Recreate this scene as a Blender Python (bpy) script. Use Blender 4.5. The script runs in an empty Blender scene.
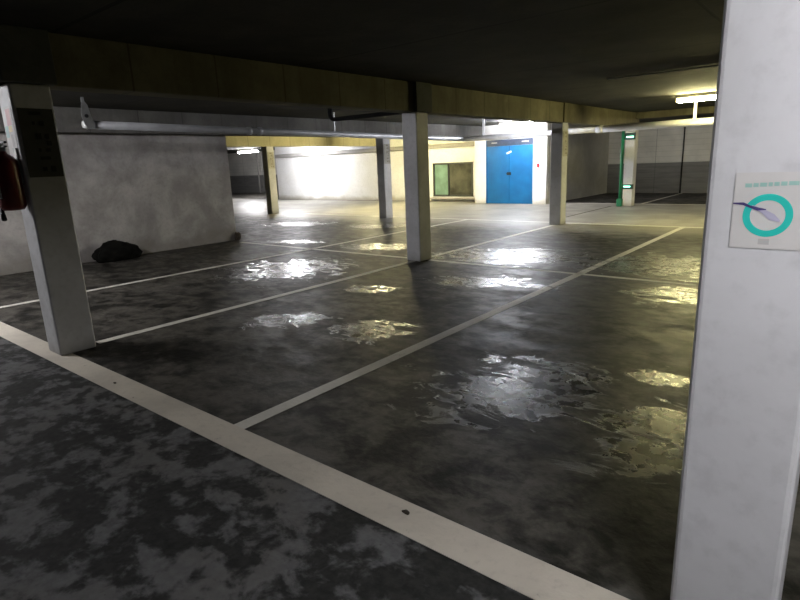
import bpy, bmesh, math, random
from mathutils import Vector, Matrix, Euler
random.seed(7)
SC = bpy.context.scene
C = SC.collection

# ------------------------------------------------------------------ helpers
def link(name, bm, mat, parent=None, smooth=False):
    me = bpy.data.meshes.new(name)
    bmesh.ops.recalc_face_normals(bm, faces=bm.faces)
    bm.to_mesh(me); bm.free()
    if mat: me.materials.append(mat)
    if smooth:
        for p in me.polygons: p.use_smooth = True
    o = bpy.data.objects.new(name, me); C.objects.link(o)
    if parent: o.parent = parent
    return o

def tag(o, label=None, cat=None, group=None, kind=None):
    if label: o['label'] = label
    if cat: o['category'] = cat
    if group: o['group'] = group
    if kind: o['kind'] = kind
    return o

def empty(name, label, cat, loc=(0, 0, 0), rz=0.0, group=None):
    o = bpy.data.objects.new(name, None); C.objects.link(o)
    o.location = loc; o.rotation_euler = (0, 0, rz); o.empty_display_size = .1
    return tag(o, label, cat, group)

def box(bm, x0, x1, y0, y1, z0, z1, bev=0.0, seg=2):
    r = bmesh.ops.create_cube(bm, size=1.0)
    vs = r['verts']
    for v in vs:
        v.co = Vector((x0 + (v.co.x + .5) * (x1 - x0), y0 + (v.co.y + .5) * (y1 - y0), z0 + (v.co.z + .5) * (z1 - z0)))
    if bev > 0:
        es = list({e for v in vs for e in v.link_edges})
        bmesh.ops.bevel(bm, geom=es, offset=bev, segments=seg, affect='EDGES', profile=.5)
    return bm

def Box(*a, **k): return box(bmesh.new(), *a, **k)

def tube(bm, pts, r, n=16, caps=True):
    """swept tube through pts (list of 3-tuples), radius r or list of radii"""
    P = [Vector(p) for p in pts]
    R = r if isinstance(r, (list, tuple)) else [r] * len(P)
    rings = []; up = None
    for i, p in enumerate(P):
        if i == 0: d = P[1] - P[0]
        elif i == len(P) - 1: d = P[-1] - P[-2]
        else: d = (P[i + 1] - P[i]).normalized() + (P[i] - P[i - 1]).normalized()
        d.normalize()
        if up is None:
            up = Vector((0, 0, 1)) if abs(d.z) < .9 else Vector((1, 0, 0))
        s = d.cross(up).normalized(); up = s.cross(d).normalized()
        rings.append([bm.verts.new(p + (s * math.cos(t) + up * math.sin(t)) * R[i]) for t in [2 * math.pi * k / n for k in range(n)]])
    for a, b in zip(rings, rings[1:]):
        for k in range(n):
            bm.faces.new((a[k], a[(k + 1) % n], b[(k + 1) % n], b[k]))
    if caps:
        bm.faces.new(rings[0]); bm.faces.new(rings[-1][::-1])
    return bm

def lathe(bm, prof, c=(0, 0, 0), n=24):
    rings = []
    for r, z in prof:
        rings.append([bm.verts.new((c[0] + r * math.cos(2 * math.pi * k / n), c[1] + r * math.sin(2 * math.pi * k / n), c[2] + z)) for k in range(n)])
    for a, b in zip(rings, rings[1:]):
        for k in range(n): bm.faces.new((a[k], a[(k + 1) % n], b[(k + 1) % n], b[k]))
    bm.faces.new(rings[0][::-1]); bm.faces.new(rings[-1])
    return bm

def bend(p, q, r, c, n=6):
    """arc points from p to q turning at corner c"""
    p, q, c = Vector(p), Vector(q), Vector(c)
    return [tuple(p.lerp(c, t).lerp(c.lerp(q, t), t)) for t in [i / n for i in range(n + 1)]]

# ------------------------------------------------------------------ node helpers
class NT:
    def __init__(s, mat): s.t = mat.node_tree; s.n = s.t.nodes; s.l = s.t.links
    def new(s, typ, **k):
        nd = s.n.new(typ)
        for a, v in k.items(): setattr(nd, a, v)
        return nd
    def put(s, sock, v):
        if hasattr(v, 'is_linked') or isinstance(v, bpy.types.NodeSocket): s.l.new(v, sock)
        elif v is not None: sock.default_value = v
    def pos(s): return s.new('ShaderNodeNewGeometry').outputs['Position']
    def objc(s): return s.new('ShaderNodeTexCoord').outputs['Object']
    def mapping(s, v, loc=(0, 0, 0), rot=(0, 0, 0), scale=(1, 1, 1), typ='POINT'):
        m = s.new('ShaderNodeMapping', vector_type=typ); s.l.new(v, m.inputs[0])
        m.inputs['Location'].default_value = loc; m.inputs['Rotation'].default_value = rot; m.inputs['Scale'].default_value = scale
        return m.outputs[0]
    def noise(s, v, scale, detail=6, rough=.55, dist=0.0):
        m = s.new('ShaderNodeTexNoise'); s.l.new(v, m.inputs['Vector'])
        m.inputs['Scale'].default_value = scale; m.inputs['Detail'].default_value = detail
        m.inputs['Roughness'].default_value = rough; m.inputs['Distortion'].default_value = dist
        return m.outputs['Fac']
    def voro(s, v, scale):
        m = s.new('ShaderNodeTexVoronoi'); s.l.new(v, m.inputs['Vector']); m.inputs['Scale'].default_value = scale
        return m.outputs['Distance']
    def m(s, op, a, b=0.5, c=0.5, clamp=False):
        k = s.new('ShaderNodeMath', operation=op, use_clamp=clamp)
        s.put(k.inputs[0], a)
        if len(k.inputs) > 1: s.put(k.inputs[1], b)
        if len(k.inputs) > 2: s.put(k.inputs[2], c)
        return k.outputs[0]
    def rng(s, v, a, b, c=0.0, d=1.0, smooth=True):
        k = s.new('ShaderNodeMapRange', interpolation_type='SMOOTHSTEP' if smooth else 'LINEAR'); k.clamp = True
        s.put(k.inputs[0], v)
        for i, x in enumerate((a, b, c, d)): k.inputs[i + 1].default_value = x
        return k.outputs[0]
    def mix(s, f, a, b):
        k = s.new('ShaderNodeMix', data_type='RGBA'); s.put(k.inputs[0], f)
        s.put(k.inputs[6], a if not isinstance(a, tuple) else (*a, 1)); s.put(k.inputs[7], b if not isinstance(b, tuple) else (*b, 1))
        return k.outputs[2]
    def fmix(s, f, a, b):
        k = s.new('ShaderNodeMix', data_type='FLOAT'); s.put(k.inputs[0], f); s.put(k.inputs[2], a); s.put(k.inputs[3], b)
        return k.outputs[0]
    def sep(s, v):
        k = s.new('ShaderNodeSeparateXYZ'); s.l.new(v, k.inputs[0]); return k.outputs
    def bump(s, h, strength=.3, dist=.01, nrm=None):
        k = s.new('ShaderNodeBump'); k.inputs['Strength'].default_value = strength; k.inputs['Distance'].default_value = dist
        s.l.new(h, k.inputs['Height'])
        if nrm: s.l.new(nrm, k.inputs['Normal'])
        return k.outputs[0]

def base(name):
    m = bpy.data.materials.new(name); m.use_nodes = True
    return m, NT(m), m.node_tree.nodes['Principled BSDF']

def simple(name, col, rough=.6, metal=0.0, noise=.12, scale=8.0, bump=.0, spec=.5, emit=None):
    m, t, b = base(name)
    n = t.noise(t.objc(), scale, 5)
    dk = tuple(c * (1 - noise * 1.6) for c in col); lt = tuple(min(1, c * (1 + noise)) for c in col)
    t.l.new(t.mix(t.rng(n, .3, .7), dk, lt), b.inputs['Base Color'])
    b.inputs['Roughness'].default_value = rough; b.inputs['Metallic'].default_value = metal
    b.inputs['Specular IOR Level'].default_value = spec
    if bump: t.l.new(t.bump(n, bump, .01), b.inputs['Normal'])
    if emit:
        b.inputs['Emission Color'].default_value = (*emit[0], 1); b.inputs['Emission Strength'].default_value = emit[1]
    return m

# puddles: centre x, y, half length along view-ish axis, half width, rotation
PUD = [(-6.9, 5.5, 1.1, .9, .7), (-4.5, 3.62, .42, .32, .9), (-7.1, 8.0, .8, .5, .3), (-3.5, 3.75, .44, .34, .8),
       (-4.7, 5.15, .35, .22, .3), (-4.45, 8.1, 1.35, .85, .35), (-1.68, 3.30, .75, .50, .8), (-1.9, 8.3, 1.3, .95, .1),
       (-.78, 3.05, .55, .36, 1.3), (-9.3, 7.8, .7, .3, .4), (-3.6, 6.2, .75, .4, .3), (-1.4, 6.6, .6, .5, .5), (-12.3, 10.4, 1.0, .6, .4),
       (-.95, 4.0, .3, .2, .2), (-9.5, 10.8, .9, .5, .4)]

def wetness(t, p):
    """returns (wet 0..1, damp 0..1) from world position"""
    big = t.noise(p, .55, 7, .6, .4)
    ragged = t.noise(p, 2.6, 11, .68, .5)
    acc = None
    for (x, y, a, b_, r) in PUD:
        v = t.mapping(p, loc=(x, y, 0), rot=(0, 0, r), scale=(a * 2.0, b_ * 2.0, 1e3), typ='TEXTURE')
        ln = t.new('ShaderNodeVectorMath', operation='LENGTH'); t.l.new(v, ln.inputs[0])
        k = t.rng(ln.outputs['Value'], .12, .95, 1.0, 0.0)
        acc = k if acc is None else t.m('MAXIMUM', acc, k)
    stre = t.noise(t.mapping(p, rot=(0, 0, .9), scale=(1, 2.1, 1)), 2.3, 10, .66, .8)
    rag = t.rng(stre, .30, .70, 0, 1, False)
    mixv = t.m('ADD', t.m('MULTIPLY', acc, .62), t.m('MULTIPLY', rag, .80))
    wet = t.rng(mixv, .80, .90)
    far = t.rng(t.sep(p)[1], 1.6, 3.0)
    damp = t.m('MULTIPLY', t.rng(t.m('ADD', t.m('MULTIPLY', big, .7), t.m('MULTIPLY', ragged, .4)), .42, .62), far)
    wet = t.m('MULTIPLY', wet, far)
    return wet, damp, ragged, big, stre

def floor_mat(name, paint=None, wear=.5):
    m, t, b = base(name)
    p = t.pos(); xyz = t.sep(p)
    wet, damp, ragged, big, stre = wetness(t, p)
    fine = t.noise(p, 22, 8, .6)
    blot = t.noise(t.mapping(p, rot=(0, 0, .5), scale=(1.0, 1.35, 1)), 4.0, 9, .6, .35)
    blot2 = t.noise(p, 9.0, 6, .6, .3)
    med = t.noise(p, 1.15, 6, .6, .6)
    # dry concrete: grey with dark soaked blotches
    lane = t.rng(xyz[1], 1.5, 1.9)      # 0 = driving lane in the foreground
    v = t.m('ADD', t.m('MULTIPLY', blot, .62), t.m('ADD', t.m('MULTIPLY', med, .36), t.m('MULTIPLY', blot2, .42)))
    dark = t.rng(v, .66, .78, 1.0, 0.0)
    grey = t.mix(t.rng(fine, .3, .7), (.105, .106, .111), (.150, .150, .154))
    grey = t.mix(t.rng(med, .45, .75), grey, (.115, .11, .104))
    soaked = t.mix(t.rng(fine, .3, .7), (.020, .0205, .020), (.036, .036, .035))
    lanecol = t.mix(dark, grey, soaked)
    vv = t.m('ADD', t.m('MULTIPLY', blot, .4), t.m('ADD', t.m('MULTIPLY', big, .35), t.m('MULTIPLY', ragged, .35)))
    d2 = t.rng(vv, .47, .61, 1.0, 0.0)
    baycol = t.mix(d2, (.090, .083, .072), (.009, .0086, .0074))
    baycol = t.mix(t.m('MULTIPLY', t.rng(blot2, .45, .62), .45), baycol, (.018, .0175, .015))
    col = t.mix(lane, lanecol, baycol)
    # the aisle at the back is paler than the bays
    aisle = t.m('MULTIPLY', t.rng(xyz[1], 10.8, 13.0), t.rng(xyz[1], 18.35, 18.55, 1.0, 0.0))
    pale = t.mix(t.rng(med, .35, .7), (.27, .255, .22), (.40, .385, .34))
    col = t.mix(t.m('MULTIPLY', aisle, .85), col, pale)
    # speckle stones
    sp = t.rng(t.voro(p, 14.0), .05, .09, 1.0, 0.0)
    col = t.mix(t.m('MULTIPLY', sp, .35), col, (.02, .02, .018))
    if paint:
        w = t.m('ADD', t.m('MULTIPLY', fine, .45), t.m('MULTIPLY', blot2, .55))
        worn = t.rng(w, wear, wear + .10)
        pc = t.mix(t.rng(med, .35, .7), paint, tuple(c * .78 for c in paint))
        pc = t.mix(t.m('MULTIPLY', t.rng(fine, .5, .75), .25), pc, tuple(c * .5 for c in paint))
        col = t.mix(worn, pc, col)
    col = t.mix(t.m('MULTIPLY', wet, .55 if not paint else .25), col, (.012, .012, .011))
    t.l.new(col, b.inputs['Base Color'])
    dry_r = t.fmix(lane, .62, .50)
    r = t.fmix(damp, dry_r, t.fmix(t.rng(stre, .42, .58), .42, .60))
    if paint: r = t.fmix(.5, r, .55)
    r = t.fmix(t.m('MULTIPLY', aisle, .8), r, .42)
    r = t.fmix(wet, r, t.fmix(t.rng(blot2, .35, .65), .20, .33))
    t.l.new(r, b.inputs['Roughness'])
    b.inputs['Specular IOR Level'].default_value = .5
    t.l.new(t.fmix(wet, t.fmix(aisle, .09, .3), .95), b.inputs['Specular IOR Level'])
    hb = t.m('MULTIPLY', t.m('ADD', t.m('MULTIPLY', fine, .5), blot2), t.m('SUBTRACT', 1.0, t.m('MULTIPLY', wet, .45)))
    n1 = t.bump(hb, .35, .012)
    t.l.new(n1, b.inputs['Normal'])
    return m

def concrete(name, lo, hi, seams=None, rough=.85, bump=.25, vstreak=0.0, stain=None):
    """bare / painted concrete; seams=(axis, pitch, width, depth, phase)"""
    m, t, b = base(name)
    p = t.pos(); xyz = t.sep(p)
    n = t.noise(p, 1.3, 8, .62, .3); f = t.noise(p, 18, 6, .6)
    col = t.mix(t.rng(n, .35, .68), lo, hi)
    col = t.mix(t.m('MULTIPLY', t.rng(f, .45, .75), .25), col, tuple(c * .6 for c in lo))
    if vstreak:
        s = t.noise(t.mapping(p, scale=(2.2, 2.2, .12)), 2.0, 6, .6)
        col = t.mix(t.m('MULTIPLY', t.rng(s, .45, .7), vstreak), col, tuple(c * .45 for c in lo))
    if stain:   # (z top, colour, strength) grime rising from the floor
        g = t.m('MULTIPLY', t.rng(t.m('ADD', xyz[2], t.m('MULTIPLY', n, .35)), stain[0], stain[0] + .25, 1.0, 0.0), stain[2])
        col = t.mix(g, col, stain[1])
    h = t.m('ADD', f, n)
    if seams:
        for (ax, pitch, wd, ph) in seams:
            q = t.m('PINGPONG', t.m('ADD', xyz[ax], ph), pitch / 2)
            k = t.rng(q, wd * .5, wd, 1.0, 0.0)
            col = t.mix(t.m('MULTIPLY', k, .6), col, tuple(c * .35 for c in lo))
            h = t.m('SUBTRACT', h, k)
    t.l.new(col, b.inputs['Base Color'])
    b.inputs['Roughness'].default_value = rough
    b.inputs['Specular IOR Level'].default_value = .3
    t.l.new(t.bump(h, bump, .012), b.inputs['Normal'])
    return m

def twotone(name, top, bot, z):
    m, t, b = base(name)
    p = t.pos(); xyz = t.sep(p)
    n = t.noise(p, 1.1, 7, .6, .2); f = t.noise(t.mapping(p, scale=(.4, .4, 4)), 3, 5, .6)
    k = t.rng(t.m('ADD', xyz[2], t.m('MULTIPLY', n, .02)), z, z + .02)
    tc = t.mix(t.rng(n, .35, .7), top, tuple(c * .8 for c in top))
    bc = t.mix(t.rng(f, .35, .7), bot, tuple(c * .75 for c in bot))
    col = t.mix(k, bc, tc)
    for (ax, pitch, wd, ph) in ((0, 2.7, .02, 1.0), (2, .2, .006, 0)):
        q = t.m('PINGPONG', t.m('ADD', xyz[ax], ph), pitch / 2)
        col = t.mix(t.m('MULTIPLY', t.rng(q, wd * .5, wd, 1.0, 0.0), .4), col, (.06, .06, .06))
    t.l.new(col, b.inputs['Base Color']); b.inputs['Roughness'].default_value = .8
    return m

M = {}
M['floor'] = floor_mat('wet_parking_floor')
M['paint'] = floor_mat('lane_paint', (.62, .57, .49), .62)
M['paint_thin'] = floor_mat('bay_line_paint', (.64, .62, .56), .58)
M['paint_bright'] = floor_mat('aisle_line_paint', (.78, .77, .72), .68)
M['ceiling'] = concrete('sooty_slab', (.03, .028, .021), (.055, .052, .038), seams=((1, 2.675, .03, .6), (0, 5.35, .02, 1.2)), vstreak=0)
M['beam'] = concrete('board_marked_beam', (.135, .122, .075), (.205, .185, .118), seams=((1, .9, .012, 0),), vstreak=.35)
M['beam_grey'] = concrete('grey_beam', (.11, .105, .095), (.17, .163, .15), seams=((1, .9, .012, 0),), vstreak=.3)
M['beam_lit'] = concrete('lit_beam', (.42, .39, .24), (.52, .48, .31), seams=((1, .9, .012, 0),), vstreak=.15)  # paler copy of the beam concrete, yellow lamplight put into the colour
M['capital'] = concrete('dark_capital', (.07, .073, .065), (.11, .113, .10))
M['pillar'] = concrete('painted_pillar', (.50, .50, .50), (.62, .62, .63), bump=.12, rough=.6, stain=(.10, (.2, .19, .17), .7))
M['pillar_near'] = concrete('painted_pillar_near', (.52, .52, .53), (.60, .60, .615), bump=.10, rough=.5)
M['wall_grime'] = concrete('grimy_white_wall', (.30, .28, .265), (.50, .475, .45), bump=.3, vstreak=.08, stain=(.30, (.20, .18, .16), .6))
M['wall_white'] = concrete('white_wall', (.80, .79, .76), (.86, .855, .84), bump=.1, stain=(.18, (.40, .36, .27), .7))
M['wall_side'] = concrete('side_wall_paint', (.48, .47, .44), (.58, .57, .54), bump=.15)
M['wall_plain'] = concrete('plain_wall', (.12, .115, .11), (.17, .16, .15), bump=.2)
M['twotone'] = twotone('two_tone_wall', (.60, .58, .53), (.17, .165, .155), 1.17)
M['ledge'] = concrete('ledge_concrete', (.30, .29, .27), (.40, .38, .35))
M['pipe'] = simple('grey_pvc_pipe', (.80, .80, .82), .35, noise=.06, scale=3)
M['pipe_dull'] = simple('dull_grey_pipe', (.36, .365, .38), .4, noise=.1, scale=3)
M['black_pipe'] = simple('black_iron_pipe', (.010, .010, .010), .8, spec=.15)
M['metal'] = simple('galvanised_metal', (.35, .355, .35), .5, .7)
M['blue'] = simple('blue_door_paint', (.005, .13, .33), .45, noise=.10, scale=2)
M['header'] = simple('dark_transom', (.035, .05, .085), .5)
M['frame_dark'] = simple('dark_window_frame', (.05, .055, .05), .5)
M['white'] = simple('white_plastic', (.8, .8, .78), .5, noise=.05)
M['red'] = simple('extinguisher_red', (.15, .013, .010), .42, noise=.2)
M['alarm'] = simple('alarm_red', (.6, .02, .04), .4)
M['black'] = simple('black_rubber', (.012, .012, .013), .55)
M['plastic_bag'] = simple('black_bin_liner', (.006, .006, .005), .8, noise=.4, bump=.3, spec=.08)
M['green'] = simple('green_downpipe_paint', (.02, .20, .09), .45)
M['green_dark'] = simple('dark_green_band', (.015, .06, .04), .5)
M['paper'] = simple('notice_paper', (.56, .545, .53), .6, noise=.03)
M['teal'] = simple('teal_print', (.015, .50, .43), .6, noise=.05)
M['teal_pale'] = simple('pale_teal_print', (.30, .50, .45), .6, noise=.05)
M['purple'] = simple('purple_print', (.06, .04, .16), .6, noise=.05)
M['lilac'] = simple('lilac_print', (.42, .40, .52), .6, noise=.05)
M['greyprint'] = simple('grey_print', (.42, .41, .40), .6, noise=.05)
M['pink'] = simple('pink_print', (.62, .28, .27), .6, noise=.05)
M['yellow'] = simple('yellow_print', (.65, .50, .20), .6, noise=.05)
M['cyan'] = simple('cyan_print', (.30, .52, .50), .6, noise=.05)
M['board'] = simple('dark_board', (.05, .05, .038), .7)
M['board_pale'] = simple('pale_stencil_ground', (.40, .385, .33), .7)
M['glyph'] = simple('black_stencil', (.004, .004, .003), .8)
M['glyph_brown'] = simple('brown_stencil', (.22, .20, .16), .7)
M['debris'] = simple('brown_debris', (.06, .045, .03), .9, noise=.4)
M['dark_room'] = simple('booth_interior', (.20, .21, .16), .8)

def emis(name, col, strength):
    m = bpy.data.materials.new(name); m.use_nodes = True
    t = m.node_tree; t.nodes.clear()
    e = t.nodes.new('ShaderNodeEmission'); o = t.nodes.new('ShaderNodeOutputMaterial')
    e.inputs[0].default_value = (*col, 1); e.inputs[1].default_value = strength
    t.links.new(e.outputs[0], o.inputs[0]); return m
WARM = (1.0, .93, .50); COOL = (.93, .94, 1.0)
M['tube_warm'] = emis('warm_diffuser', (1.0, .90, .42), 44)
M['tube_cool'] = emis('cool_diffuser', COOL, 62)
M['tube_cream'] = emis('cream_diffuser', (1.0, .87, .46), 110)
M['tube_white'] = emis('white_diffuser', (.95, .95, 1.0), 100)
M['tube_added_bay'] = emis('added_bay_diffuser', (.90, .92, 1.0), 40)
M['tube_added_far'] = emis('added_far_diffuser', (1.0, .93, .70), 55)
M['tube_near'] = emis('near_diffuser', (.98, .97, 1.0), 35)
M['tube_front'] = emis('front_diffuser', (.98, .97, 1.0), 58)
M['led'] = emis('green_led', (.25, 1.0, .62), 2.2)

def glass():
    m, t, b = base('booth_glass')
    b.inputs['Base Color'].default_value = (.80, .90, .84, 1); b.inputs['Roughness'].default_value = .05
    b.inputs['Transmission Weight'].default_value = 1.0; b.inputs['IOR'].default_value = 1.1
    b.inputs['Alpha'].default_value = .35
    return m
M['glass'] = glass()
M['glass_lit_room'] = simple('lit_room_glass', (.09, .09, .065), .25, noise=.4, scale=1.6)  # opaque olive pane, faintly lit interior painted into its colour
M['glass_green'] = simple('green_translucent_pane', (.20, .32, .25), .25, noise=.15, scale=3)

# ------------------------------------------------------------------ dimensions
PX = [-16.28, -10.98, -5.63, -0.32]          # west faces of the pillar rows
PY = [1.68, 7.00, 12.42, 17.62]              # front faces
PW, PD = .28, .31
HB, HC = 2.30, 2.72                          # beam underside, ceiling

def struct(name, bm, mat, **k):
    o = link(name, bm, mat); o['kind'] = 'structure'
    for a, b in k.items(): o[a] = b
    return o

struct('floor', Box(-42, 9, -9, 24.1, -.2, 0), M['floor'])
struct('ceiling', Box(-42, 9, -9, 24.1, HC, HC + .25), M['ceiling'])
struct('wall_far', Box(-42, 9, 23.8, 24.1, 0, HC), M['twotone'])
struct('wall_near', Box(-42, 9, -9, -8.7, 0, HC), M['wall_plain'])
struct('wall_west', Box(-42, -41.7, -8.7, 23.8, 0, HC), M['twotone'])
struct('wall_east', Box(8.7, 9, -8.7, 23.8, 0, HC), M['wall_plain'])
# free-standing white wall between two pillars (on the left)
struct('wall_left', Box(-11.13, -10.93, -8.7, 7.42, 0, HB, bev=.012), M['wall_grime'])
# plant-room block at the back: long white wall with a booth window, projecting door bay
WY = 18.70
wx0, wx1, wz0, wz1 = -13.50, -11.62, .20, 1.50
bm = bmesh.new()
box(bm, -23.4, wx0, WY, WY + .2, 0, HC); box(bm, wx1, -11.05, WY, WY + .2, 0, HC)
box(bm, wx0, wx1, WY, WY + .2, 0, wz0); box(bm, wx0, wx1, WY, WY + .2, wz1, HC)
struct('wall_back', bm, M['wall_white'])
struct('wall_back_west', Box(-23.4, -23.2, WY + .2, 23.8, 0, HC), M['wall_white'])
DY = 17.90
dx0, dx1, dz = -10.58, -8.74, 2.22
bm = bmesh.new()
box(bm, -11.05, dx0, DY, DY + .18, 0, HC); box(bm, dx1, -8.25, DY, DY + .18, 0, HC); box(bm, dx0, dx1, DY, DY + .18, dz, HC)
box(bm, -11.05, -10.87, DY + .18, WY + .2, 0, HC)
struct('wall_door', bm, M['wall_white'])
struct('wall_door_side', Box(-8.43, -8.25, DY + .18, 23.8, 0, HC), M['wall_side'])
struct('trim_ledge', Box(-23.3, -11.06, WY - .14, WY, 2.08, 2.24, bev=.01), M['ledge'])

# door in its bay
door = tag(bpy.data.objects.new('door_1', None)); C.objects.link(door); door['kind'] = 'structure'; door.location = (0, 0, 0)
mid = (dx0 + dx1) / 2
link('door_leaf', Box(dx0 + .02, mid - .004, DY + .05, DY + .10, .01, 2.0, bev=.004), M['blue'], door)
link('door_leaf', Box(mid + .004, dx1 - .02, DY + .05, DY + .10, .01, 2.0, bev=.004), M['blue'], door)
link('door_transom', Box(dx0 + .02, dx1 - .02, DY + .03, DY + .12, 2.005, dz), M['header'], door)
bm = bmesh.new(); box(bm, dx0, dx0 + .02, DY + .02, DY + .14, 0, dz); box(bm, dx1 - .02, dx1, DY + .02, DY + .14, 0, dz)
link('door_frame', bm, M['blue'], door)
bm = bmesh.new()
for x, w in ((-10.36, .22), (-9.18, .26)): box(bm, x, x + w, DY + .022, DY + .03, 2.10, 2.135)
link('transom_plate', bm, M['greyprint'], door)
bm = Box(mid - .10, mid + .07, DY + .035, DY + .05, 1.00, 1.10, bev=.01); tube(bm, [(mid + .03, DY + .05, 1.05), (mid + .03, DY + .0, 1.05), (mid - .10, DY + .0, 1.05)], .012, 8)
link('door_handle', bm, M['black'], door)
bm = bmesh.new()
b0 = Box(-.10, .10, 0, .008, -.03, .03); b0.transform(Matrix.Translation((mid - .02, DY + .042, 1.77)) @ Matrix.Rotation(-.35, 4, 'Y')); 
link('door_sticker', b0, M['white'], door)

# booth window
win = bpy.data.objects.new('window_1', None); C.objects.link(win); win['kind'] = 'structure'
bm = bmesh.new()
for a in ((wx0, wx1, wz0, wz0 + .06), (wx0, wx1, wz1 - .06, wz1), (wx0, wx0 + .06, wz0, wz1), (wx1 - .06, wx1, wz0, wz1), (wx0 + .72, wx0 + .76, wz0, wz1)):
    box(bm, a[0], a[1], WY - .03, WY + .08, a[2], a[3])
link('window_frame', bm, M['frame_dark'], win)
link('window_pane', Box(wx0 + .06, wx0 + .72, WY + .03, WY + .04, wz0 + .06, wz1 - .06), M['glass_green'], win)
link('window_pane', Box(wx0 + .76, wx1 - .06, WY + .03, WY + .04, wz0 + .06, wz1 - .06), M['glass_lit_room'], win)
bm = bmesh.new()
box(bm, wx0 - .3, wx1 + .25, WY + 1.3, WY + 1.35, 0, 2.0); box(bm, wx0 - .3, wx0 - .25, WY + .2, WY + 1.3, 0, 2.0)
box(bm, wx1 + .2, wx1 + .25, WY + .2, WY + 1.3, 0, 2.0); box(bm, wx0 - .25, wx1 + .2, WY + .2, WY + 1.3, 1.95, 2.0)
link('window_recess', bm, M['dark_room'], win)
bm = Box(wx0 - .1, wx1 + .35, WY - .10, WY, wz0 - .12, wz0 - .05, bev=.01)
link('window_sill', bm, M['ledge'], win)

# ------------------------------------------------------------------ beams
def beam(x, y0, y1, label, mat='beam'):
    o = link('ceiling_beam', Box(x, x + PW, y0, y1, HB, HC, bev=.012), M[mat])
    tag(o, label, 'beam', 'concrete beams under the slab')
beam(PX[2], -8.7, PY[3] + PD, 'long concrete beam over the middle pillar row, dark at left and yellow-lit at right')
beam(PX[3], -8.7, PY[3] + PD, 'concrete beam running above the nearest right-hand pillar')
beam(PX[0], -8.7, WY, 'far yellow-lit concrete beam above the yellow pillar', 'beam_lit')
o = link('ceiling_beam', Box(PX[1] - .06, PX[1] + PW, -8.7, DY, HB, HC, bev=.012), M['beam_grey'])
tag(o, 'grey concrete beam on top of the stained free-standing wall', 'beam', 'concrete beams under the slab')
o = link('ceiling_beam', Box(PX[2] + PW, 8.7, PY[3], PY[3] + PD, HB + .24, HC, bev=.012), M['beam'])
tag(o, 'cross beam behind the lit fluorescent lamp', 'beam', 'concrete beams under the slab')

# ------------------------------------------------------------------ pillars
def glyph_rows(bm, x, y0, y1, z0, z1, t=.004):
    """rows of blocky, weathered stencil marks on a face looking +X"""
    w = y1 - y0; h = z1 - z0
    rows = [(.93, [(.30, .62, .05)]), (.79, [(.34, .42, .05), (.55, .68, .07)]), (.60, [(.40, .54, .09), (.66, .76, .08)]),
            (.50, [(.68, .80, .07)]), (.40, [(.40, .47, .05), (.62, .74, .05)]), (.28, [(.40, .70, .05)]), (.12, [(.42, .54, .06), (.66, .80, .09)])]
    for cz, its in rows:
        for a, b, hh in its:
            box(bm, x, x + t, y0 + a * w, y0 + b * w, z0 + (cz - hh / 2) * h, z0 + (cz + hh / 2) * h)
    return bm

def pillar(i, j, label, panel=None, mat='pillar', group='painted concrete pillars'):
    x, y = PX[i], PY[j]
    r = empty('pillar', label, 'pillar', (x + PW / 2, y + PD / 2, 0), 0, group)
    link('shaft', Box(-PW / 2, PW / 2, -PD / 2, PD / 2, 0, HB, bev=.018, seg=3), M[mat], r)
    if panel:
        link('stencil_panel', Box(PW / 2, PW / 2 + .006, -PD / 2 + .03, PD / 2 - .02, 1.56, 2.11), M['board' if panel == 'dark' else 'board_pale'], r)
        link('stencil_mark', glyph_rows(bmesh.new(), PW / 2 + .006, -PD / 2 + .03, PD / 2 - .02, 1.56, 2.11), M['glyph' if panel == 'dark' else 'glyph_brown'], r)
    return r
p1 = pillar(2, 0, 'pale concrete pillar at far left carrying the fire extinguisher and a dark stencil panel', 'dark')
p2 = pillar(2, 1, 'white concrete pillar standing alone in the middle of the bays')
p3 = pillar(2, 2, 'concrete pillar just right of the blue door, grey left face and yellow right face', 'pale')
p4 = pillar(1, 2, 'slim pale pillar in front of the bright back wall, left of the booth window', 'pale')
p5 = pillar(0, 2, 'yellow-lit pillar furthest left, beyond the end of the stained wall', 'pale')
p6 = pillar(2, 3, 'white pillar with a green downpipe and two green light strips', None, 'wall_white')
p7 = pillar(3, 0, 'large near white pillar filling the right edge, with a ring logo notice', None, 'pillar_near')

# dark capitals where pillar meets the beam
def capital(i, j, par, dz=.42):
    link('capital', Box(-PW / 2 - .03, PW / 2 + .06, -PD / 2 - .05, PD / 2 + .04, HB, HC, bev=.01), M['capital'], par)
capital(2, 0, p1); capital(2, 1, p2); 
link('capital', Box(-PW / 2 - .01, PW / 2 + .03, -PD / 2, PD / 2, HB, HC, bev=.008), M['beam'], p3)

# green downpipe, sign box and reflective band on the far pillar
bm = tube(bmesh.new(), [(-PW / 2 - .05, -PD / 2 - .05, .22), (-PW / 2 - .05, -PD / 2 - .05, HB - .02)], .045, 14)
link('downpipe', bm, M['green'], p6, True)
link('pipe_shoe', Box(-PW / 2 - .13, -PW / 2 + .03, -PD / 2 - .13, -PD / 2 - .005, 0, .24, bev=.02), M['green'], p6)
link('sign_box', Box(-PW / 2 - .02, PW / 2 + .02, -PD / 2 - .05, -PD / 2 - .002, 1.96, 2.16, bev=.008), M['green_dark'], p6)
link('light_strip', Box(-PW / 2 + .05, PW / 2 - .03, -PD / 2 - .058, -PD / 2 - .05, 2.03, 2.06), M['led'], p6)
link('reflective_band', Box(-PW / 2 - .004, PW / 2 + .004, -PD / 2 - .012, -PD / 2 + .1, .52, .66), M['green_dark'], p6)
link('light_strip', Box(-PW / 2 + .03, PW / 2 - .06, -PD / 2 - .018, -PD / 2 - .012, .58, .61), M['led'], p6)

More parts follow.
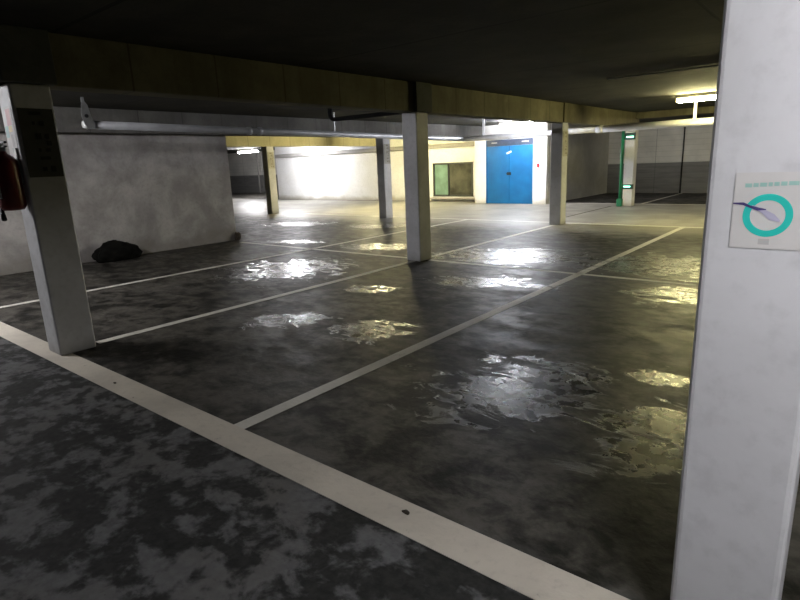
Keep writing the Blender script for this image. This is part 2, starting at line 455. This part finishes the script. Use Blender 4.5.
# notice with ring logo on the near pillar (coordinates relative to pillar centre)
nx = -.18 - (PX[3] + PW / 2); ny = -PD / 2; nz = 1.385
notice = empty('wall_notice', 'pale notice with a teal ring and a dark diagonal stroke, on the near right pillar', 'sign', (-.175, PY[3 - 3] - .001, nz))
link('sheet', Box(-.078, .128, -.003, 0.0005, -.085, .107), M['paper'], notice)
bm = bmesh.new()
def ring(bm, ro, ri, y0, y1, n=64, cx=0, cz=0):
    vs = []
    for k in range(n):
        a = 2 * math.pi * k / n
        vs.append([bm.verts.new((cx + r * math.cos(a), y, cz + r * math.sin(a))) for r, y in ((ro, y0), (ri, y0), (ri, y1), (ro, y1))])
    for k in range(n):
        a, b = vs[k], vs[(k + 1) % n]
        for q in range(4): bm.faces.new((a[q], a[(q + 1) % 4], b[(q + 1) % 4], b[q]))
    return bm
link('ring_emblem', ring(bm, .054, .038, -.0045, -.003), M['teal'], notice)
bm = bmesh.new()
def stroke(bm, pts, w, y0, y1):
    """flat ribbon in the xz plane with widths w"""
    f0 = []; 
    for i, (x, z) in enumerate(pts):
        a = pts[max(0, i - 1)]; b = pts[min(len(pts) - 1, i + 1)]
        d = Vector((b[0] - a[0], b[1] - a[1])).normalized(); nrm = Vector((-d.y, d.x)) * w[i]
        f0.append([bm.verts.new((x + s * nrm.x, y, z + s * nrm.y)) for s, y in ((-1, y0), (1, y0), (1, y1), (-1, y1))])
    for a, b in zip(f0, f0[1:]):
        for q in range(4): bm.faces.new((a[q], a[(q + 1) % 4], b[(q + 1) % 4], b[q]))
    bm.faces.new(f0[0]); bm.faces.new(f0[-1][::-1]); return bm
stroke(bm, [(-.078, .030), (-.055, .029), (-.040, .022), (-.022, .016), (-.004, .015)], [.0015, .0035, .003, .004, .0012], -.0062, -.0045)
link('dark_stroke', bm, M['purple'], notice)
bm = stroke(bmesh.new(), [(-.036, .022), (-.012, .012), (.010, -.004), (.028, -.014)], [.004, .005, .009, .002], -.0052, -.0045)
link('pale_stroke', bm, M['lilac'], notice)
bm = bmesh.new()
for k, (a, b) in enumerate(((-.055, -.040), (-.037, -.026), (-.023, -.008), (-.005, .004), (.007, .018), (.021, .034), (.037, .058))):
    box(bm, a, b, -.0042, -.003, .070 + k * .0008, .080 + k * .0008)
link('print_line', bm, M['teal_pale'], notice)
link('print_block', Box(-.014, .010, -.0042, -.003, -.074, -.059), M['greyprint'], notice)

# coloured notice on the left pillar
n2 = empty('wall_notice', 'small pink, yellow and pale blue notice above the fire extinguisher', 'sign', (-5.49, PY[0] - .001, 1.96))
link('sheet', Box(-.115, .10, -.003, 0, -.22, .17), M['paper'], n2)
link('pink_block', Box(-.03, .07, -.0045, -.003, .02, .15), M['pink'], n2)
link('yellow_block', Box(-.02, .06, -.0045, -.003, -.03, .018), M['yellow'], n2)
link('blue_block', Box(-.105, -.035, -.0045, -.003, -.07, .02), M['cyan'], n2)
link('grey_block', Box(-.0, .05, -.0045, -.003, -.16, -.05), M['greyprint'], n2)

# fire extinguisher hung on the left pillar
n2.scale.y = .35; notice.scale.y = .35
ex = empty('fire_extinguisher', 'dark red fire extinguisher hung on the left pillar beside the frame edge', 'fire extinguisher', (-5.445, PY[0] - .1, 1.30))
prof = [(.03, 0), (.075, .004), (.092, .03), (.095, .06), (.095, .36), (.088, .40), (.065, .435), (.032, .455), (.025, .475)]
link('cylinder', lathe(bmesh.new(), prof, n=28), M['red'], ex, True)
bm = lathe(bmesh.new(), [(.022, .475), (.026, .48), (.026, .52), (.018, .53)], n=16)
link('valve', bm, M['metal'], ex, True)
bm = box(bmesh.new(), -.012, .11, -.012, .012, .535, .55, bev=.004); box(bm, -.012, .10, -.012, .012, .505, .517, bev=.004)
link('handle', bm, M['black'], ex)
h = [(-.02, 0, .50), (-.07, -.02, .49), (-.115, -.05, .42), (-.12, -.06, .25), (-.10, -.06, .08), (-.06, -.07, -.02), (-.01, -.08, -.07)]
link('hose', tube(bmesh.new(), h, [.011] * 5 + [.016, .02], 10), M['black'], ex, True)
bm = bmesh.new()
n = 14
vs = [[bm.verts.new((.0965 * math.cos(a), .0965 * math.sin(a), z)) for z in (.10, .22)] for a in [-2.5 + 1.5 * k / n for k in range(n + 1)]]
for a, b in zip(vs, vs[1:]): bm.faces.new((a[0], b[0], b[1], a[1]))
r_ = bmesh.ops.solidify(bm, geom=bm.faces[:], thickness=.002)
link('label', bm, M['white'], ex)
bm = box(bmesh.new(), -.03, .03, .085, .099, .20, .50)
link('bracket', bm, M['metal'], ex)

# ------------------------------------------------------------------ painted floor markings
def marking(bm, label, mat='paint_thin', name='bay_line', group='painted bay lines'):
    tag(link(name, bm, M[mat]), label, 'floor marking', group)
def slab(x0, x1, y0, y1): return Box(x0, x1, y0, y1, 0, .003)
marking(slab(-10.9, 4.0, 1.575, 1.775), 'broad cream line crossing the foreground diagonally to the bottom edge', 'paint', 'lane_line', 'painted lane lines')
marking(slab(-2.87, -2.765, 1.775, 12.84), 'long straight bay line nearest the camera, running up to the right')
def seg(x, w, ys, label):
    bm = bmesh.new()
    for a, b in ys: box(bm, x - w / 2, x + w / 2, a, b, 0, .003)
    marking(bm, label)
seg(-5.49, .10, ((2.05, 6.99), (7.32, 12.40)), 'bay line passing the foot of the middle pillar')
seg(-8.18, .10, ((1.775, 12.84),), 'bay line nearest the stained wall, running behind the left pillar')
marking(slab(-10.5, -5.64, 7.17, 7.25), 'thin cross line left of the middle pillar')
marking(slab(-5.34, -.33, 7.17, 7.25), 'thin cross line right of the middle pillar')
marking(slab(-16.0, 4.0, 12.84, 12.93), 'thin cross line along the near side of the back aisle', 'paint_bright', group='painted aisle lines')
marking(slab(-8.2, 4.0, 18.48, 18.62), 'thin cross line along the far side of the back aisle', 'paint_bright', group='painted aisle lines')
marking(slab(-5.38, -5.29, 18.60, 23.7), 'short far bay line reaching the two-tone wall right of the green pillar')
marking(slab(-24.8, -23.5, 13.0, 13.1) if False else slab(-40, -24.2, 18.50, 18.60), 'far aisle line seen left of the yellow pillar', group='painted aisle lines')

tag(link('floor_joint', Box(-5.97, -5.92, 14.2, 17.6, 0, .002), M['debris']), 'dark floor joint crossing the pale aisle right of the blue door pillar', 'floor joint')
# ------------------------------------------------------------------ pipes
r = empty('drain_pipe', 'pale pipe running left to right beneath the slab, in front of the blue door', 'pipe', (0, 0, 0))
X0, X1, YP, PZ = -9.35, 8.6, 14.6, 2.175
link('pipe_run', tube(bmesh.new(), [(X0, YP, PZ), (-5.3, YP, PZ + .015)], .072, 20), M['pipe'], r, True)
link('pipe_run', tube(bmesh.new(), [(-5.3, YP, PZ + .015), (X1, YP, PZ + .06)], .085, 20), M['pipe'], r, True)
link('coupling', tube(bmesh.new(), [(-5.38, YP, PZ + .015), (-5.22, YP, PZ + .016)], .092, 20), M['pipe'], r, True)
for hx in (-8.7, -3.14, 2.3):
    bm = Box(hx - .03, hx + .03, YP - .025, YP + .025, PZ + .09, HC)
    link('hanger', bm, M['pipe'], r)
r = empty('drain_pipe', 'grey pipe running along the stained wall under the dark beam', 'pipe', (0, 0, 0))
XP = -9.35
zz = lambda y: 2.325 - (y - 3.9) * (2.325 - PZ) / (YP - 3.9)
link('pipe_run', tube(bmesh.new(), [(XP, 3.9, zz(3.9)), (XP, 7, zz(7)), (XP, YP - .09, PZ)], .062, 20), M['pipe_dull'], r, True)
for y in (6.85, 7.10):
    link('coupling', tube(bmesh.new(), [(XP, y, zz(y)), (XP, y + .07, zz(y))], .076, 20), M['pipe_dull'], r, True)
bm = bmesh.new()
prof = [(-.01, -.07), (.07, -.07), (.09, .0), (.05, .12), (.02, .28), (-.02, .34), (-.07, .28), (-.09, .12), (-.06, 0)]
vs = [[bm.verts.new((XP + dx, 3.9 + u, zz(3.9) + v)) for u, v in prof] for dx in (.066, .078)]
for k in range(len(prof)): bm.faces.new((vs[0][k], vs[0][(k + 1) % len(prof)], vs[1][(k + 1) % len(prof)], vs[1][k]))
bm.faces.new(vs[0]); bm.faces.new(vs[1][::-1])
link('end_bracket', bm, M['metal'], r)
link('bolt', tube(bmesh.new(), [(XP + .078, 3.88, zz(3.9) + .12), (XP + .09, 3.88, zz(3.9) + .12)], .028, 10), M['black'], r)
link('hanger', Box(XP + .04, XP + .064, 3.85, 3.89, zz(3.9), HC), M['metal'], r)
link('end_cap', tube(bmesh.new(), [(XP, 3.84, zz(3.9)), (XP, 3.90, zz(3.9))], [.05, .07], 16), M['white'], r, True)
for y in (9.2, 12.0):
    link('hanger', Box(XP - .02, XP + .02, y - .02, y + .02, zz(y), HC), M['metal'], r)
bm = bmesh.new()
pts = [(-7.3, 7.1, HC), (-7.3, 7.1, 2.44)] + bend((-7.3, 7.1, 2.44), (-7.18, 7.1, 2.335), .1, (-7.3, 7.1, 2.335))[1:] + [(-5.66, 7.1, 2.33)]
tag(link('water_pipe', tube(bm, pts, .035, 14), M['black_pipe'], None, True), 'thin black pipe with an elbow, meeting the middle pillar top from the left', 'pipe')
bm = tube(bmesh.new(), [(-9.65, DY - .03, 2.22), (-9.65, DY - .03, HC)], .02, 10)
tag(link('conduit', bm, M['metal'], None, True), 'thin vertical conduit on the white wall above the blue door', 'conduit')
bm = tube(bmesh.new(), [(-5.42, 23.77, 0), (-5.42, 23.77, HC)], .022, 10)
tag(link('conduit', bm, M['black_pipe'], None, True), 'dark vertical pipe on the two-tone wall right of the green pillar', 'conduit')
bm = tube(bmesh.new(), [(-31.7, 23.77, 0), (-31.7, 23.77, HC)], .05, 10)
tag(link('conduit', bm, M['ledge'], None, True), 'vertical pipe on the two-tone wall left of the yellow pillar', 'conduit')
bm = tube(bmesh.new(), [(-3.3, 9.3, HC - .015), (4, 9.3, HC - .015)], .012, 8)
tag(link('conduit', bm, M['metal'], None, True), 'thin pale conduit on the ceiling above the lit lamp', 'conduit')

# ------------------------------------------------------------------ fluorescent lamps
def lamp(x, y, tube_mat, label, L=1.2, rz=0, z=2.62):
    r = empty('fluorescent_lamp', label, 'lamp', (x, y, z), rz, 'fluorescent batten lamps')
    link('housing', Box(-L / 2, L / 2, -.055, .055, .03, HC - z, bev=.006), M['white'], r)
    link('end_cap', Box(-L / 2, -L / 2 + .03, -.05, .05, -.045, .03, bev=.004), M['white'], r)
    link('end_cap', Box(L / 2 - .03, L / 2, -.05, .05, -.045, .03, bev=.004), M['white'], r)
    link('diffuser', Box(-L / 2 + .03, L / 2 - .03, -.048, .048, -.055, .028, bev=.03, seg=4), M[tube_mat], r, True)
    return r
lamp(-2.66, 13.45, 'tube_warm', 'bright yellowish ceiling lamp beside the near right pillar', 1.25)
lamp(-6.85, 12.6, 'tube_added_bay', 'added cool ceiling lamp above the middle bays, hidden behind the long beam')  # added unseen lamp for the bluish puddle glint and the pipe front
lamp(-8.7, 16.6, 'tube_cool', 'cool white ceiling lamp close to the white wall above the blue door')
lamp(-13.3, 15.4, 'tube_cream', 'cream ceiling lamp between the slim pillar and the booth window')
lamp(-20.1, 16.8, 'tube_white', 'cool white ceiling lamp behind the far yellow beam')
lamp(-27.3, 19.9, 'tube_front', 'long ceiling lamp glowing left of the yellow pillar', 1.9, z=2.56)
lamp(-8.2, .3, 'tube_front', 'ceiling lamp off to the left in front of the stained wall')
lamp(1.1, .35, 'tube_near', 'ceiling lamp behind the camera to the right')
lamp(.3, 20.5, 'tube_added_far', 'added ceiling lamp hidden far beyond the near right pillar')  # added unseen lamp that brightens the right of the far wall

# ------------------------------------------------------------------ small things
tag(link('fire_alarm', Box(-8.58, -8.50, DY - .05, DY, 1.24, 1.37, bev=.012), M['alarm']), 'small red alarm box on the white wall right of the blue door', 'alarm')
# slumped bin bag against the stained wall
bm = bmesh.new()
bmesh.ops.create_icosphere(bm, subdivisions=4, radius=1)
from mathutils import noise as mn
for v in bm.verts:
    d = v.co.copy(); k = 1 + .22 * mn.noise(d * 1.7) + .10 * mn.noise(d * 5)
    v.co = Vector((d.x * .20 * k, d.y * .40 * k * (1 - .15 * d.z), d.z * .24 * k))
    if v.co.z < -.13: v.co.z = -.13
    v.co += Vector((-10.70, 4.62, .13))
bag = link('rubbish_bag', bm, M['plastic_bag'], None, True)
tag(bag, 'slumped black bag lying against the foot of the stained wall', 'bag')
def chunk(x, y, s, label, name='debris', z=0.003, flat=.35, group='bits of debris on the floor'):
    bm = bmesh.new(); bmesh.ops.create_icosphere(bm, subdivisions=2, radius=1)
    sd = random.random() * 50
    for v in bm.verts:
        k = 1 + .5 * mn.noise(v.co * 1.6 + Vector((sd, 0, 0)))
        v.co = Vector((v.co.x * s * k, v.co.y * s * .6 * k, max(v.co.z, -.6) * s * flat * k))
    zmin = min(v.co.z for v in bm.verts)
    for v in bm.verts: v.co += Vector((x, y, z - zmin))
    tag(link(name, bm, M['debris']), label, 'debris', group, 'thing')
chunk(-1.43, 1.70, .020, 'dark crumb lying on the broad cream line near the bottom of the frame')
chunk(-4.25, 1.66, .016, 'dark crumb on the broad cream line right of the left pillar')
chunk(-10.86, 7.40, .09, 'brown lump of rubble at the free end of the stained wall', z=0, flat=1.3)

# ------------------------------------------------------------------ camera
cam = bpy.data.cameras.new('camera'); co = bpy.data.objects.new('camera', cam); C.objects.link(co)
cam.sensor_width = 36.0; cam.lens = 554.04 * 36 / 800; cam.clip_start = .02
Rm = Matrix(((.77504, -.12068, .62029), (.63064, .21019, -.74707), (-.04022, .97018, .23901)))
co.matrix_world = Matrix.Translation((0, 0, 1.55)) @ Rm.to_4x4()
SC.camera = co

w = bpy.data.worlds.new('World'); SC.world = w; w.use_nodes = True
w.node_tree.nodes['Background'].inputs[0].default_value = (.5, .5, .55, 1)
w.node_tree.nodes['Background'].inputs[1].default_value = .0
SC.view_settings.view_transform = 'Standard'; SC.view_settings.look = 'None'
SC.view_settings.exposure = 2.5; SC.view_settings.gamma = 1.0; SC.view_settings.use_curve_mapping = False
SC.cycles.max_bounces = 8; SC.cycles.diffuse_bounces = 5
SC.cycles.sample_clamp_indirect = 8.0
